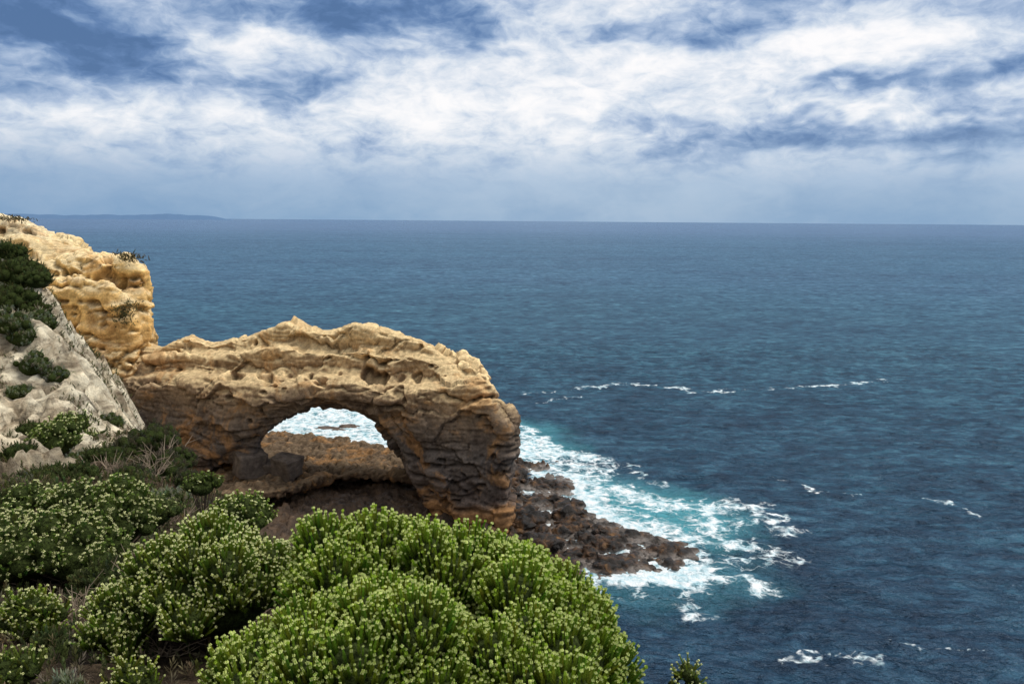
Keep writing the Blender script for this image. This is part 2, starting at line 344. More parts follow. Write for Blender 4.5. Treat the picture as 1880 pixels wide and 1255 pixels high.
def rock_displace(v,n,big=.6,blk=.6,pit=.5,pitz=11,layer_top=10.,beds=1.):
    p=v.copy(); w=np.stack([fbm(p/4.,3),fbm(p/4.+20,3),fbm(p/4.+40,3)],1)
    pw=p+w*1.1
    d=big*fbm(p/7.0,2)
    b1,e1=blocks(pw*[1/6.5,1/6.5,1/2.9],.40); b2,e2=blocks(pw*[1/2.6,1/2.6,1/1.2]+9,.4); b3,_=blocks(pw*[1/1.0,1/1.0,1/.5]+3,.5)
    msk=np.clip(perlin(p/5.+60)*2+.35,0,1)
    lw=(1-sstep(layer_top-3,layer_top+1,p[:,2]))
    d+=blk*.95*b1+blk*.34*b2*(msk*.8+.35*lw)+blk*.15*b3*(msk*.5+.6*lw)
    d-=.22*blk*(1-sstep(0,.06,e1))*msk
    zz=p[:,2]+.6*w[:,0]+.05*p[:,0]
    lay=(zz/1.25+.8*perlin(p/7.))%1.0; d+=beds*(.12+.22*lw)*(sstep(0,.2,lay)-sstep(.72,1,lay)-.5)*(.3+1.2*np.clip(perlin(p/3.5+9)+.3,0,1))
    lay=(zz/.42+.9*perlin(p/5.+4))%1.0; d+=beds*.07*(sstep(0,.3,lay)-sstep(.7,1,lay)-.5)*np.clip(perlin(p/2.5+19)+.4,0,1)*1.5
    for zl,a in ((layer_top+3.6,.75),(layer_top+.3,.4),(layer_top+5.6,.5)):
        q=zz-zl-1.2*w[:,1]; d-=a*np.exp(-(q/.24)**2)*sstep(-.1,.3,perlin(p/5.+zl))
    d+=.10*fbm(p*1.1,4)+.04*fbm(p*4,2)
    c=perlin(p*[.30,.30,.6]+40)+.25*perlin(p*1.3)
    d-=pit*sstep(.38,.58,c)*1.8*sstep(pitz-2,pitz+1,p[:,2])
    c=perlin(p*[.8,.8,1.4]+80); d-=.8*pit*sstep(.42,.56,c)*sstep(-.15,.2,perlin(p/4.+33))
    return v+n*d[:,None]

KX=.26
def AP(u,v,off=0.):
    r=ray(u,v); t=(74+off-KX*1.0)/(r[1]+KX*r[0]); return C0+r*t
ext=lambda L:np.array([-.20,.98,0])*L
openg=[(885,1025),(845,985),(795,935),(759,880),(738,832),(718,798),(694,772),(655,753),(612,745),(572,749),(535,766),(500,785),(475,805),(460,838),(440,846),(400,848),(350,880),(300,930),(60,930)]
edge_r=[(903,700),(922,738),(949,772),(947,830),(941,880),(934,940),(932,1025)]
led=[(60,700),(150,700),(230,697),(330,687),(400,696),(480,690),(560,692),(650,690),(700,706),(780,703),(850,694),(888,680)]
mid=[(60,690),(150,668),(230,662),(300,655),(350,645),(400,652),(460,644),(520,634),(560,642),(600,642),(660,640),(700,652),(770,655),(830,672),(860,668),(890,672)]
rid=[(60,655),(150,638),(230,634),(288,640),(345,616),(390,632),(440,622),(490,606),(523,592),(560,606),(600,612),(650,597),(700,610),(740,616),(775,626),(805,644),(825,660),(860,656),(885,664)]
S=[]
for tops_,off,Ln in ((led,0,7.5),(mid,1.8,5.8),(rid,3.6,3.2)):
    S.append(([AP(u,v,off) for u,v in tops_+edge_r+openg],ext(Ln)))
S.append(([AP(u,v,-1.2) for u,v in [(745,715),(800,712),(860,702),(885,710),(915,760),(938,790),(940,850),(930,930),(926,1020),(898,1020),(850,965),(800,885),(775,820),(750,770)]],ext(3.)))
S.append(([AP(u,v,-.9) for u,v in [(200,712),(330,700),(400,708),(480,702),(560,704),(650,702),(700,716),(740,735),(700,750),(640,735),(560,735),(500,760),(450,800),(400,835),(330,850),(200,850)]],ext(2.)))
v_,n_,q_=slab_obj(S,.14,.35,4)
v_=rock_displace(v_,n_,.4,.66,.6,14)
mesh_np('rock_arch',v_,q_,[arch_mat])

# headland
S=[([P(*t,98) for t in [(-700,380),(-300,392),(0,406),(50,408),(72,420),(92,434),(150,445),(156,470),(165,900),(-700,900)]],np.array([-15,24,0.])),
   ([P(*t,94) for t in [(-700,440),(0,440),(60,444),(110,456),(160,466),(175,560),(175,900),(-700,900)]],np.array([-13,20,0.])),
   ([P(*t,89) for t in [(20,475),(90,473),(140,467),(200,471),(240,481),(264,497),(275,520),(272,545),(281,575),(281,628),(287,700),(287,900),(20,900)]],np.array([-7,13,0.])),
   ([P(*t,86.5) for t in [(20,540),(90,515),(160,510),(225,525),(248,560),(255,610),(262,640),(262,900),(20,900)]],np.array([-4,8,0.])),
   ([P(*t,85.5) for t in [(20,650),(150,640),(210,646),(245,665),(250,720),(250,900),(20,900)]],np.array([-4,8,0.]))]
v_,n_,q_=slab_obj(S,.22,.6,8)
v_=rock_displace(v_,n_,.8,.75,.55,10,17)
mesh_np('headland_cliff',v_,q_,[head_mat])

# ---------------- intertidal platform ----------------
plat_mat=rock_material('platform_rock',[(0,(.09,.055,.035)),(.3,(.07,.045,.03)),(.5,(.13,.088,.057)),(1,(.16,.115,.075))],lo=0,hi=6,topz=(1,3),top=(.20,.145,.09),warp=1.2,topamt=.6)
Z3=3.0
topo=[G(u,v,Z3) for u,v in [(200,800),(400,780),(490,789),(560,795),(640,806),(735,826),(800,842),(790,870),(745,872),(680,866),(620,868),(570,882),(520,898),(470,903),(420,905),(300,905),(200,900)]]
bas=[G(u,v,Z3) for u,v in [(200,805),(400,785),(490,795),(560,800),(640,810),(735,830),(790,840),(770,848),(730,838),(680,830),(620,830),(570,838),(520,858),(470,878),(420,888),(300,890),(200,890)]]
for pp in bas: pp[2]=1.6
S=[(topo,np.array([0,0,-.9])),([q-np.array([0,0,3.]) for q in bas],np.array([0,0,3.6]))]
v_,n_,q_=slab_obj(S,.18,.3,2)
b1,e1=blocks(v_*[1/1.6,1/1.6,1/1.2],.5); b2,_=blocks(v_*1.4+5,.5)
v_=v_+n_*(.25*fbm(v_/3.,4)+.34*b1+.28*b2+.16*ridged(v_*1.1,3))[:,None]
mesh_np('rock_platform',v_,q_,[plat_mat])

# tidal shelf (height sheet)
x1=np.arange(-48,30,.16); y1=np.arange(44,100,.16); A1,B1=np.meshgrid(x1,y1); ax=A1.ravel(); ay=B1.ravel()
p=np.stack([ax,ay,0*ax],1); wx1=ax+2.0*fbm(p/3.,4); wy1=ay+2.0*fbm(p/3.+20,4)
shelf=[G(*q) for q in [(700,850),(940,842),(1000,846),(1035,850),(1022,880),(1036,930),(1062,958),(1120,978),(1190,998),(1245,1020),(1210,1040),(1130,1058),(1070,1062),(1000,1120),(700,1130),(400,1000),(400,900)]]
sdv=sd_poly(wx1,wy1,shelf)
hh=np.where(sdv<0,.10+.25*sstep(0,3,-sdv),-.9*sstep(0,2.5,sdv)+.10)
cl=ridged(p*.75,4); bk,_=blocks(p*.9,.6); bk2,_=blocks(p*2.2+7,.6)
hh+=sstep(1.2,-1.5,sdv)*(.05+1.0*sstep(.0,.7,cl)*np.clip(.3+1.1*perlin(p/4.+3),0.02,1.)+.45*bk*np.clip(.4+perlin(p/5.),0,1)+.22*bk2)
hh+=.12*fbm(p*2.2,3)
chan=sstep(.15,.45,ridged(p*.28+11,2)); hh-=.75*chan*sstep(-7,-1,sdv)*(ax>-3)
gr=1-sstep(0,8,d_line(ax,ay,[G(560,930,1),G(740,925,1)])); hh+=gr*.4*(sdv<0)
wet,N=new_mat('seaweed_rock'); g=N.n('ShaderNodeNewGeometry'); pos=g.outputs['Position']
sp=N.n('ShaderNodeSeparateXYZ'); N.nt.links.new(pos,sp.inputs[0])
nn1=N.noise(pos,.8,6,.65,.4); nn2=N.noise(pos,4,6,.7)
c=N.ramp(nn1,[(.3,(.006,.005,.004)),(.47,(.014,.010,.007)),(.56,(.055,.027,.011)),(.70,(.19,.10,.035))])
flat=N.m('MULTIPLY',N.mr(sp.outputs[2],.35,.7,1,0),N.mr(N.noise(pos,.3,4),.38,.50))
c=N.mix(flat,c,(.20,.18,.165)); c=N.mix(.7,c,N.ramp(nn2,[(.3,(.35,.35,.35)),(.7,(1.7,1.6,1.5))]),'MULTIPLY')
bx=N.m('MULTIPLY',N.mr(sp.outputs[0],-6,-2,1,0),.85); c=N.mix(bx,c,N.ramp(nn1,[(.3,(.035,.022,.016)),(.7,(.14,.09,.055))]))
b=N.bump(nn2,.9,.2); b=N.bump(nn1,.7,.4,b); finish(N,principled(N,c,.5,b,.35))
mesh_np('tidal_shelf',np.stack([ax,ay,hh],1),grid_faces(len(x1),len(y1)),[wet])

def ico(sub):
    bm=bmesh.new(); bmesh.ops.create_icosphere(bm,subdivisions=sub,radius=1); bm.verts.ensure_lookup_table()
    v=np.array([w.co[:] for w in bm.verts]); f=np.array([[w.index for w in q.verts] for q in bm.faces]); bm.free(); return v,f
I3=ico(3); I4=ico(4); I2=ico(2)
def shelf_h(x,y):
    i=np.clip(((x+48)/.16).astype(int),0,len(x1)-1); j=np.clip(((y-44)/.16).astype(int),0,len(y1)-1); return hh.reshape(len(y1),len(x1))[j,i]
bv=[];bf=[];o=0
cx=rng.uniform(-1,23,20000); cy=rng.uniform(50,90,20000)
s_=sd_poly(cx,cy,shelf); dens=perlin(np.stack([cx/2.5,cy/2.5,0*cx+4],1))
ok=(s_<1.2)&((dens>.05)|((s_>-1.2)&(dens>-.25))); cx=cx[ok][:1300]; cy=cy[ok][:1300]; cz=shelf_h(cx,cy)
for x,y,zq in zip(cx,cy,cz):
    r=.16+.75*rng.random()**2.5; v=I3[0]*[1+.4*rng.random(),1+.4*rng.random(),.6+.3*rng.random()]
    v=v*(1+.5*perlin(v*1.6+rng.random(3)*90)[:,None]+.3*perlin(v*4+rng.random(3)*90)[:,None]); v=v*r+[x,y,max(zq,-.15)+.15*r]
    bv.append(v); bf.append(I3[1]+o); o+=len(v)
mesh_np('seaweed_boulders',np.concatenate(bv),np.concatenate(bf),[wet])
def rockpile(name,items,mat):
    bv=[];bf=[];o=0
    for c_,rad in items:
        v=I4[0]*(1+.35*fbm(I4[0]*1.8+rng.random(3)*50,4)[:,None]); v=v*rad+c_; bv.append(v); bf.append(I4[1]+o); o+=len(v)
    return mesh_np(name,np.concatenate(bv),np.concatenate(bf),[mat])
rockpile('sea_rock',[(G(600,790),(2.2,1.4,.5)),(G(640,785),(1.5,1.,.5)),(G(570,795),(1.2,1,.3)),(G(620,793),(1.2,.8,.5)),(G(660,790),(.8,.8,.2))],wet)
rockpile('sea_rock',[(G(1235,1025),(1.2,.9,.45)),(G(1262,1022),(1.3,.8,.22))],wet)
block_mat,N=new_mat('fallen_block_rock'); g=N.n('ShaderNodeNewGeometry'); pn=N.noise(g.outputs['Position'],1.2,7,.7)
finish(N,principled(N,N.ramp(pn,[(.3,(.06,.047,.04)),(.5,(.12,.095,.078)),(.7,(.20,.16,.13))]),.9,N.bump(pn,.8,.4),.15))
def block(name,c_,dims,rot):
    bm=bmesh.new(); bmesh.ops.create_cube(bm,size=2)
    for w_ in bm.verts: w_.co=Vector([q*(1+rng.uniform(-.28,.12)) for q in w_.co])
    bmesh.ops.bevel(bm,geom=bm.edges[:],offset=.12,segments=1,affect='EDGES')
    bmesh.ops.triangulate(bm,faces=bm.faces[:]); bmesh.ops.subdivide_edges(bm,edges=bm.edges[:],cuts=5,use_grid_fill=True); bmesh.ops.triangulate(bm,faces=bm.faces[:])
    v=np.array([w_.co[:] for w_ in bm.verts]); bm.verts.index_update(); f=np.array([[w_.index for w_ in q.verts] for q in bm.faces]); bm.free()
    v=v*(1+.08*fbm(v*1.5+c_,4)[:,None]); v=v*dims
    Rm=np.array(Matrix.Rotation(rot,3,'Z')@Matrix.Rotation(.2,3,'X')@Matrix.Rotation(.12,3,'Y')); v=v@Rm.T+c_
    mesh_np(name,v,f,[block_mat],smooth=False)
block('boulder',G(460,876,Z3)+[0,0,1.5],(1.75,1.3,1.5),.75)
block('boulder',G(526,878,Z3)+[0,0,1.3],(1.6,1.1,1.35),-.5)
block('boulder',G(494,872,Z3)+[0,0,.6],(1.0,1.0,1.),.1)

# ---------------- hillside (height sheet through image pixels at chosen depths, plus hand-set points) ----------------
cps=[]
def c3(x,y,z): cps.append((x,y,z))
for q in [(0,1200,8),(0,1080,12),(0,960,17),(0,880,24),(0,780,32),(0,690,37),(0,590,42),(0,500,47),(0,455,50),
          (-200,1255,7),(-200,1000,14),(-200,800,28),(-200,600,42),(-200,440,52),(-500,440,50),(-500,800,25),
          (70,830,28),(70,700,37),(60,600,42),(150,1220,7.5),(150,1090,11.5),(150,960,17),(150,880,23),(150,800,31),(140,720,37),
          (300,1240,7),(300,1110,10.5),(300,1010,14.5),(300,930,19),(230,840,30),(300,870,27),(380,950,19),(400,1130,9.5),(430,1030,13.5),(500,1100,9.5)]:
    c3(*P(*q))
ridge=[(45,500,48),(85,556,46),(128,635,43),(180,706,41),(235,772,39),(290,830,34),(345,858,30),(400,900,24.5),(460,965,19),(515,1000,14.5),(560,1060,10.5)]
for i,q in enumerate(ridge):
    b_=P(*q); c3(*b_); c3(b_[0]+2.2,b_[1]+2.,b_[2]-4.5); c3(b_[0]+6,b_[1]+5,max(b_[2]-14,-2)); c3(b_[0]+13,b_[1]+9,-3)
for q in [(0,0,28.3),(-5,0,28.6),(-15,0,29.5),(4,-2,28.3),(0,-14,29),(-30,-10,30),(-1.5,3.5,26.7),(0,5.2,25.4),(-1.5,7.5,24.6),(1.2,5.5,24.6),(.3,8,24),(-.5,9.5,22.5),(1.9,6.2,23),(2.8,4.5,22.5),(3,1.5,25.5),(5.5,2,20),(5,8,14),(9,0,14),(1.5,11,16),(8,14,0),(0,20,4),(-2,30,-3),(14,4,0),(14,-14,20),(5,-14,28),
          (-55,20,31),(-55,45,30),(-50,62,24),(-60,78,25),(-90,20,32),(-110,60,31),(-110,120,28),(-70,100,25),(-45,75,12),(-38,66,5),(-30,66,-3),(-60,125,-3),(-40,110,-3),(-20,110,-3),(10,125,-5),(12,60,-5),(-10,60,-4),(-10,45,-4)]: c3(*q)
cps=np.array(cps)
c2=cps[:,:2]; Kd=np.hypot(c2[:,None,0]-c2[None,:,0],c2[:,None,1]-c2[None,:,1]); n_c=len(cps)
Am=np.zeros((n_c+3,n_c+3)); Am[:n_c,:n_c]=-Kd-1e-2*np.eye(n_c); Am[:n_c,n_c]=1; Am[:n_c,n_c+1:]=c2; Am[n_c:,:n_c]=Am[:n_c,n_c:].T
sol=np.linalg.solve(Am,np.concatenate([cps[:,2],[0,0,0]]))
def terr(x,y,fine=True):
    out=np.empty_like(x)
    for s in range(0,len(x),20000):
        a=x[s:s+20000];b=y[s:s+20000]
        K=-np.hypot(a[:,None]-c2[None,:,0],b[:,None]-c2[None,:,1])
        out[s:s+20000]=K@sol[:n_c]+sol[n_c]+sol[n_c+1]*a+sol[n_c+2]*b
    p=np.stack([x,y,0*x],1); far=sstep(14,30,y)*(1-.65*sstep(-17,-13,x))
    w=np.stack([fbm(p/3.,3),fbm(p/3.+9,3),0*x],1)*1.2; bb,_=blocks((p+w)/3.2,.6); b2,_=blocks((p+w)/1.3+4,.6)
    out+=far*(.9*fbm(p/5.,4)-1.1*ridged(rotm(p+w,.75)*[1/3.2,1/9.,1],3)+.6*bb+.4*b2+.35*ridged(p*1.1+w,3))+.12*fbm(p*1.2,3)
    return out
hx=axis(-48,8,.2,-115,14,1.08); hy=axis(2,60,.22,-16,125,1.06)
HX,HY=np.meshgrid(hx,hy); tx=HX.ravel(); ty=HY.ravel(); tz=terr(tx,ty)
mt,N=new_mat('hillside_clay'); g=N.n('ShaderNodeNewGeometry'); pos=g.outputs['Position']
sp=N.n('ShaderNodeSeparateXYZ'); N.nt.links.new(pos,sp.inputs[0])
n1=N.noise(pos,.5,7,.65,.4); n2=N.noise(pos,3,7,.7); n3=N.noise(pos,.14,4,.6)
clay=N.ramp(n1,[(.3,(.27,.20,.13)),(.41,(.52,.43,.31)),(.54,(.72,.64,.49)),(.72,(.85,.79,.64))])
sv=N.noise(N.v('MULTIPLY',pos,(.5,.5,2.2)),.9,5,.7); clay=N.mix(.85,clay,N.ramp(sv,[(.38,(.42,.38,.34)),(.55,(1.1,1.08,1.02))]),'MULTIPLY')
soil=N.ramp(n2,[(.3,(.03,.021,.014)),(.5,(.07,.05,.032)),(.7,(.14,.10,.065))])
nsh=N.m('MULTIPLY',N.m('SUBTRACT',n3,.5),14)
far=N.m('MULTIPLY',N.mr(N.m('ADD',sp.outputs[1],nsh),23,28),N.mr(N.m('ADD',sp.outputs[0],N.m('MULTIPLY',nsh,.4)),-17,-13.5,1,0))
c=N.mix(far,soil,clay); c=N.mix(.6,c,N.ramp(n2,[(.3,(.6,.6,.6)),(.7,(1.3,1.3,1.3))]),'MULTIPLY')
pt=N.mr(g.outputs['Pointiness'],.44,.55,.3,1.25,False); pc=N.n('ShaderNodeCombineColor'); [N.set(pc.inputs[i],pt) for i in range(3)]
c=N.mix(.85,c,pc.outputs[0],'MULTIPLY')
b=N.bump(n1,.8,.8); b=N.bump(n2,.9,.25,b); finish(N,principled(N,c,.95,b,.1))
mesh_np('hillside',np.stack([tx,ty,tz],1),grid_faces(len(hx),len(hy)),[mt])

# ---------------- vegetation ----------------
def plant_mat(name,trans=.35):
    mt,N=new_mat(name); a=N.n('ShaderNodeAttribute',attribute_name='Col').outputs['Color']
    d=N.n('ShaderNodeBsdfDiffuse'); N.set(d.inputs[0],a); t=N.n('ShaderNodeBsdfTranslucent'); N.set(t.inputs[0],a)
    ms=N.n('ShaderNodeMixShader'); ms.inputs[0].default_value=trans; N.nt.links.new(d.outputs[0],ms.inputs[1]); N.nt.links.new(t.outputs[0],ms.inputs[2]); finish(N,ms.outputs[0]); return mt
leaf_mat=plant_mat('shrub_leaves')
wood_mat,N=new_mat('shrub_wood'); g=N.n('ShaderNodeNewGeometry'); n_=N.noise(g.outputs['Position'],30,2)
finish(N,principled(N,N.ramp(n_,[(.3,(.03,.02,.014)),(.7,(.10,.075,.055))]),.9))
core_mat,N=new_mat('shrub_shaded_core'); g=N.n('ShaderNodeNewGeometry'); n_=N.noise(g.outputs['Position'],25,3,.7)  # dark shell behind the shoots; shade in the gaps is painted into its colour
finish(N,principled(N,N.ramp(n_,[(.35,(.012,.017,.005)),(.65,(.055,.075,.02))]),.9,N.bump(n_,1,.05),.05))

def make_shoot(seed,nl=38,L=.13,ll=.034,wd=.012,bud=True,splay=.75,bs=1.):
    r=np.random.default_rng(seed); V=[];T=[];K=[]
    for i in range(nl):
        h=(i+.5)/nl; a=i*2.39996+r.uniform(-.3,.3); z0=L*(.02+.9*h)
        el_=splay*(1.05-.65*h)+r.uniform(-.12,.12)
        d=np.array([math.cos(a)*math.sin(el_),math.sin(a)*math.sin(el_),math.cos(el_)]); s=np.array([-math.sin(a),math.cos(a),0])
        b0=np.array([0,0,z0])+d*.002; l=ll*(1-.3*h)*r.uniform(.85,1.15)
        mid_=b0+d*l*.5
        V+= [b0, mid_+s*wd*.5, b0+d*l+np.array([0,0,.15*l]), mid_-s*wd*.5]
        t=h*.75-.05; T+=[max(t-.15,0),t+.08,t+.34,t+.08]; K+=[0]*4
    if bud:
        for j in range(4):
            a=j*1.57; c_=np.array([math.cos(a)*.0065,math.sin(a)*.0065,L*.985])*[bs,bs,1]
            s=np.array([-math.sin(a),math.cos(a),0]); rr=np.array([math.cos(a),math.sin(a),0]); w_=.0058*bs
            V+=[c_-s*w_,c_+rr*w_*1.1+[0,0,.004],c_+s*w_,c_+[0,0,.018]]; T+=[1]*4; K+=[1]*4
            V+=[c_-rr*w_,c_-s*w_+[0,0,.004],c_+rr*w_,c_+[0,0,.018]]; T+=[1]*4; K+=[1]*4
    V=np.array(V); Fq=np.arange(len(V)).reshape(-1,4); return V,Fq,np.array(T),np.array(K,float)
def tubes(segs,k=5):
    V=[];Fq=[];o=0
    for pts,ra,rb in segs:
        pts=np.asarray(pts); n=len(pts); tg=np.gradient(pts,axis=0); tg/=np.linalg.norm(tg,axis=1)[:,None]+1e-9
        a=np.cross(tg,[.3,.2,.93]); a/=np.linalg.norm(a,axis=1)[:,None]+1e-9; b=np.cross(tg,a)
        rr=np.linspace(ra,rb,n)
        for j in range(k):
            an=j*2*math.pi/k; V.append(pts+(a*math.cos(an)+b*math.sin(an))*rr[:,None])
        for j in range(k):
            j2=(j+1)%k
            for i in range(n-1): Fq.append((o+j*n+i,o+j2*n+i,o+j2*n+i+1,o+j*n+i+1))
        o+=n*k
    return np.concatenate(V),np.array(Fq)
def rotz_frames(dirs):
    z=dirs/np.linalg.norm(dirs,axis=1)[:,None]; a=rng.normal(size=z.shape); x=a-(a*z).sum(1)[:,None]*z; x/=np.linalg.norm(x,axis=1)[:,None]; y=np.cross(z,x)
    return np.stack([x,y,z],2)
def stamp(shoots,pos,dirs,scale,cols,budc,budp):
    Vs=[];Fs=[];Cs=[];o=0; idx=rng.integers(0,len(shoots),len(pos))
    patch=perlin(pos*2.2+5) if len(pos) else None
    for k,(V,Fq,T,K) in enumerate(shoots):
        s_=np.where(idx==k)[0]
        if len(s_)==0: continue
        Rm=rotz_frames(dirs[s_]); vv=np.einsum('nij,vj->nvi',Rm,V)*scale[s_][:,None,None]+pos[s_][:,None,:]
        n=len(s_); Vs.append(vv.reshape(-1,3)); Fs.append((Fq[None]+np.arange(n)[:,None,None]*len(V)).reshape(-1,4)+o); o+=n*len(V)
        c=cols[0][None,None]*(1-T)[None,:,None]+cols[1][None,None]*T[None,:,None]  # shade between shoots painted as a dark base; tips are naturally paler
        tint=1+rng.normal(0,.12,(n,1,3))*[1,.6,.8]+rng.normal(0,.09,(n,1,1))+.22*patch[s_][:,None,None]*np.array([1.3,1,.7]); c=c*np.clip(tint,.5,1.7)
        hb=(rng.random(n)<budp)[:,None,None]
        bc=np.where(hb,np.asarray(budc)*(1+rng.normal(0,.1,(n,1,1))),cols[1]*1.05)
        c=np.where(K[None,:,None]>.5,bc,c); Cs.append(np.clip(c,0,1).reshape(-1,3))
    return np.concatenate(Vs),np.concatenate(Fs),np.concatenate(Cs)
SH=[make_shoot(i,nl=44,L=.165,ll=.036,wd=.011,splay=.52,bs=1.1) for i in range(5)]
SHF=[make_shoot(i+60,nl=26,L=.13,ll=.036,wd=.014,splay=.75,bs=1.7) for i in range(4)]
SHL=[make_shoot(i+20,nl=16,L=.13,ll=.045,wd=.018,bud=False) for i in range(4)]
SHG=[make_shoot(i+40,nl=14,L=.12,ll=.06,wd=.012,bud=False,splay=1.1) for i in range(4)]
def shrub(name,mounds,spacing=.05,ss=1.,cols=((.03,.045,.010),(.135,.205,.035)),budc=(.50,.52,.20),budp=.75,shoots=None,lobe=.30,nl=26,zmin=-.25,open_=0.,trunk=True,basez=None,core=True,ground=False,upb=.65):
    cols=(np.array(cols[0]),np.array(cols[1])); shoots=shoots or SH
    lobes=[]; cores=[]
    for mm in mounds:
        u,v,d,rx,rz=mm[:5]; c_=P(u,v,d); k=d/F; rx*=k; rz*=k; ry=mm[5] if len(mm)>5 else (rx+rz)/2
        if ground: c_[2]=terr(np.array([c_[0]]),np.array([c_[1]]))[0]+.25*rz
        rad=np.array([rx,ry,rz]); nn=int(nl*mm[6]) if len(mm)>6 else nl
        i=np.arange(nn*2)+.5; ph=np.arccos(1-2*i/(nn*2)); th=i*2.39996+rng.random()*6
        q=np.stack([np.cos(th)*np.sin(ph),np.sin(th)*np.sin(ph),np.cos(ph)],1); q=q[q[:,2]>zmin]+0
        q+=rng.normal(0,.10,q.shape)
        lr=lobe*rad.mean()*rng.uniform(.60,1.45,len(q)); inner=(1-.85*lobe)*rng.uniform(.82,1.06,len(q))
        for a,b in zip(q*inner[:,None]*rad+c_,lr):
            if rng.random()>=open_: lobes.append((a,b))
        cores.append((c_,rad*(1-1.0*lobe)))
    LC=np.array([l[0] for l in lobes]); LR=np.array([l[1] for l in lobes])
    PS=[];NS=[]
    for c_,r in lobes:
        n=int(4*math.pi*r*r/(spacing**2)); q=rng.normal(size=(n,3)); q/=np.linalg.norm(q,axis=1)[:,None]
        q=q[q[:,2]>-.35]; rr=r*(1+.16*perlin(q*2.2+c_*7)); pp=c_+q*rr[:,None]*[1,1,.9]
        dd=np.linalg.norm(pp[:,None]-LC[None],axis=2)-LR[None]*.93; keep=(dd>-1e-3).sum(1)>=len(LR)-1
        PS.append(pp[keep]); NS.append(q[keep])
    PS=np.concatenate(PS); NS=np.concatenate(NS)
    dr=NS*.7+[0,0,upb]+rng.normal(0,.13,NS.shape)
    sc_=ss*rng.uniform(.65,1.3,len(PS)); base_=PS-dr/np.linalg.norm(dr,axis=1)[:,None]*.085*ss
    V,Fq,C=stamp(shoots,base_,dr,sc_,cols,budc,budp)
    Vs=[V];Fs=[Fq];Cs=[C];fm=[np.zeros(len(Fq),int)]; o=len(V)
    if trunk and not ground:
        segs=[]
        for ci,(c_,rad) in enumerate(cores):
            b=c_.copy(); b[2]=(terr(np.array([c_[0]]),np.array([c_[1]]))[0]-.1) if basez is None else basez; b[:2]+=rng.normal(0,.08,2)
            near=[l for l in lobes if np.linalg.norm((l[0]-c_)/np.maximum(rad,1e-3))<2.2]
            for l in near:
                t=np.linspace(0,1,6)[:,None]; mid_=(b*.4+l[0]*.6)-[0,0,.15*rad[2]]
                pts=(1-t)**2*b+2*t*(1-t)*mid_+t*t*l[0]+rng.normal(0,.02*rad.mean(),(6,3)); segs.append((pts,.03*rad.mean()**.5,.008))
        if segs:
            v,f=tubes(segs); Vs.append(v);Fs.append(f+o);Cs.append(np.full((len(v),3),.03));fm.append(np.full(len(f),1)); o+=len(v)
    ob=mesh_np(name,np.concatenate(Vs),np.concatenate(Fs),[leaf_mat,wood_mat],smooth=False,attrs={'Col':np.concatenate(Cs)},fmat=np.concatenate(fm))
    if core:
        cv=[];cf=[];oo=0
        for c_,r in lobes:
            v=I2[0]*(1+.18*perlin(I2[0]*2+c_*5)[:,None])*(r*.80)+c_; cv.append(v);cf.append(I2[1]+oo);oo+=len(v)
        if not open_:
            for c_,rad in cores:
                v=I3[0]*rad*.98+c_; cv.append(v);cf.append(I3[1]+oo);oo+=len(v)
        k=mesh_np('shaded_foliage_core',np.concatenate(cv),np.concatenate(cf),[core_mat]); k.parent=ob
    return len(PS)
cnt=[]
GR=((.045,.075,.008),(.38,.53,.06)); BC=(.74,.80,.32); BF=(.84,.85,.46)
cnt.append(shrub('coastal_daisy_bush',[(670,1125,7.4,160,172),(905,1230,7.0,248,232,1.3,1.2),(800,1125,7.3,165,172)],.052,1.05,GR,BC,nl=30,lobe=.25,budp=.8,upb=.95))
cnt.append(shrub('coastal_daisy_bush',[(690,1310,5.4,275,232,.95,1.2),(915,1400,5.2,210,245,.9),(520,1330,5.1,150,160,.6,.7)],.044,.86,GR,BC,nl=34,lobe=.23,budp=.85,upb=.95))
cnt.append(shrub('coastal_daisy_bush',[(385,1085,8.2,180,105,.9,1.1),(235,1150,7.8,75,85,.5,.6)],.052,1.,((.042,.065,.008),(.34,.46,.07)),BF,nl=24,lobe=.28,zmin=-.05,budp=.9,upb=.8))
cnt.append(shrub('coastal_daisy_bush',[(175,965,13,120,80,1.,1),(50,1015,12,95,72,.8,.8),(150,1020,12,90,60,.7,.7)],.10,1.2,((.035,.055,.012),(.19,.27,.06)),(.74,.74,.40),nl=26,lobe=.26,budp=.7,shoots=SHF))
cnt.append(shrub('coastal_daisy_bush',[(55,1140,8.5,65,55)],.06,1.,((.045,.065,.01),(.29,.39,.06)),BF,nl=14,budp=.7))
cnt.append(shrub('coastal_daisy_bush',[(250,1250,6.2,50,42)],.05,.8,((.045,.065,.01),(.32,.42,.06)),BF,nl=9,budp=.9))
cnt.append(shrub('coastal_daisy_bush',[(1262,1258,6.0,42,42,.2)],.06,.7,((.05,.07,.01),(.30,.39,.06)),BF,nl=8,lobe=.36,budp=.95,open_=.2,basez=24))
cnt.append(shrub('coastal_daisy_bush',[(440,955,15,68,45)],.10,1.2,((.045,.065,.015),(.25,.34,.065)),BF,nl=18,budp=.5,shoots=SHF))
cnt.append(shrub('coastal_daisy_bush',[(370,893,19,34,25)],.12,1.3,((.035,.05,.012),(.17,.23,.055)),BF,nl=9,budp=.2,shoots=SHF))
cnt.append(shrub('coastal_daisy_bush',[(285,940,16,45,38)],.11,1.2,((.05,.07,.025),(.23,.27,.10)),BF,nl=10,budp=.15,shoots=SHF))
cnt.append(shrub('coastal_daisy_bush',[(60,925,18,70,34),(20,950,17,40,30)],.12,1.3,((.035,.05,.015),(.17,.23,.06)),BF,nl=16,budp=.4,shoots=SHF,ground=True))
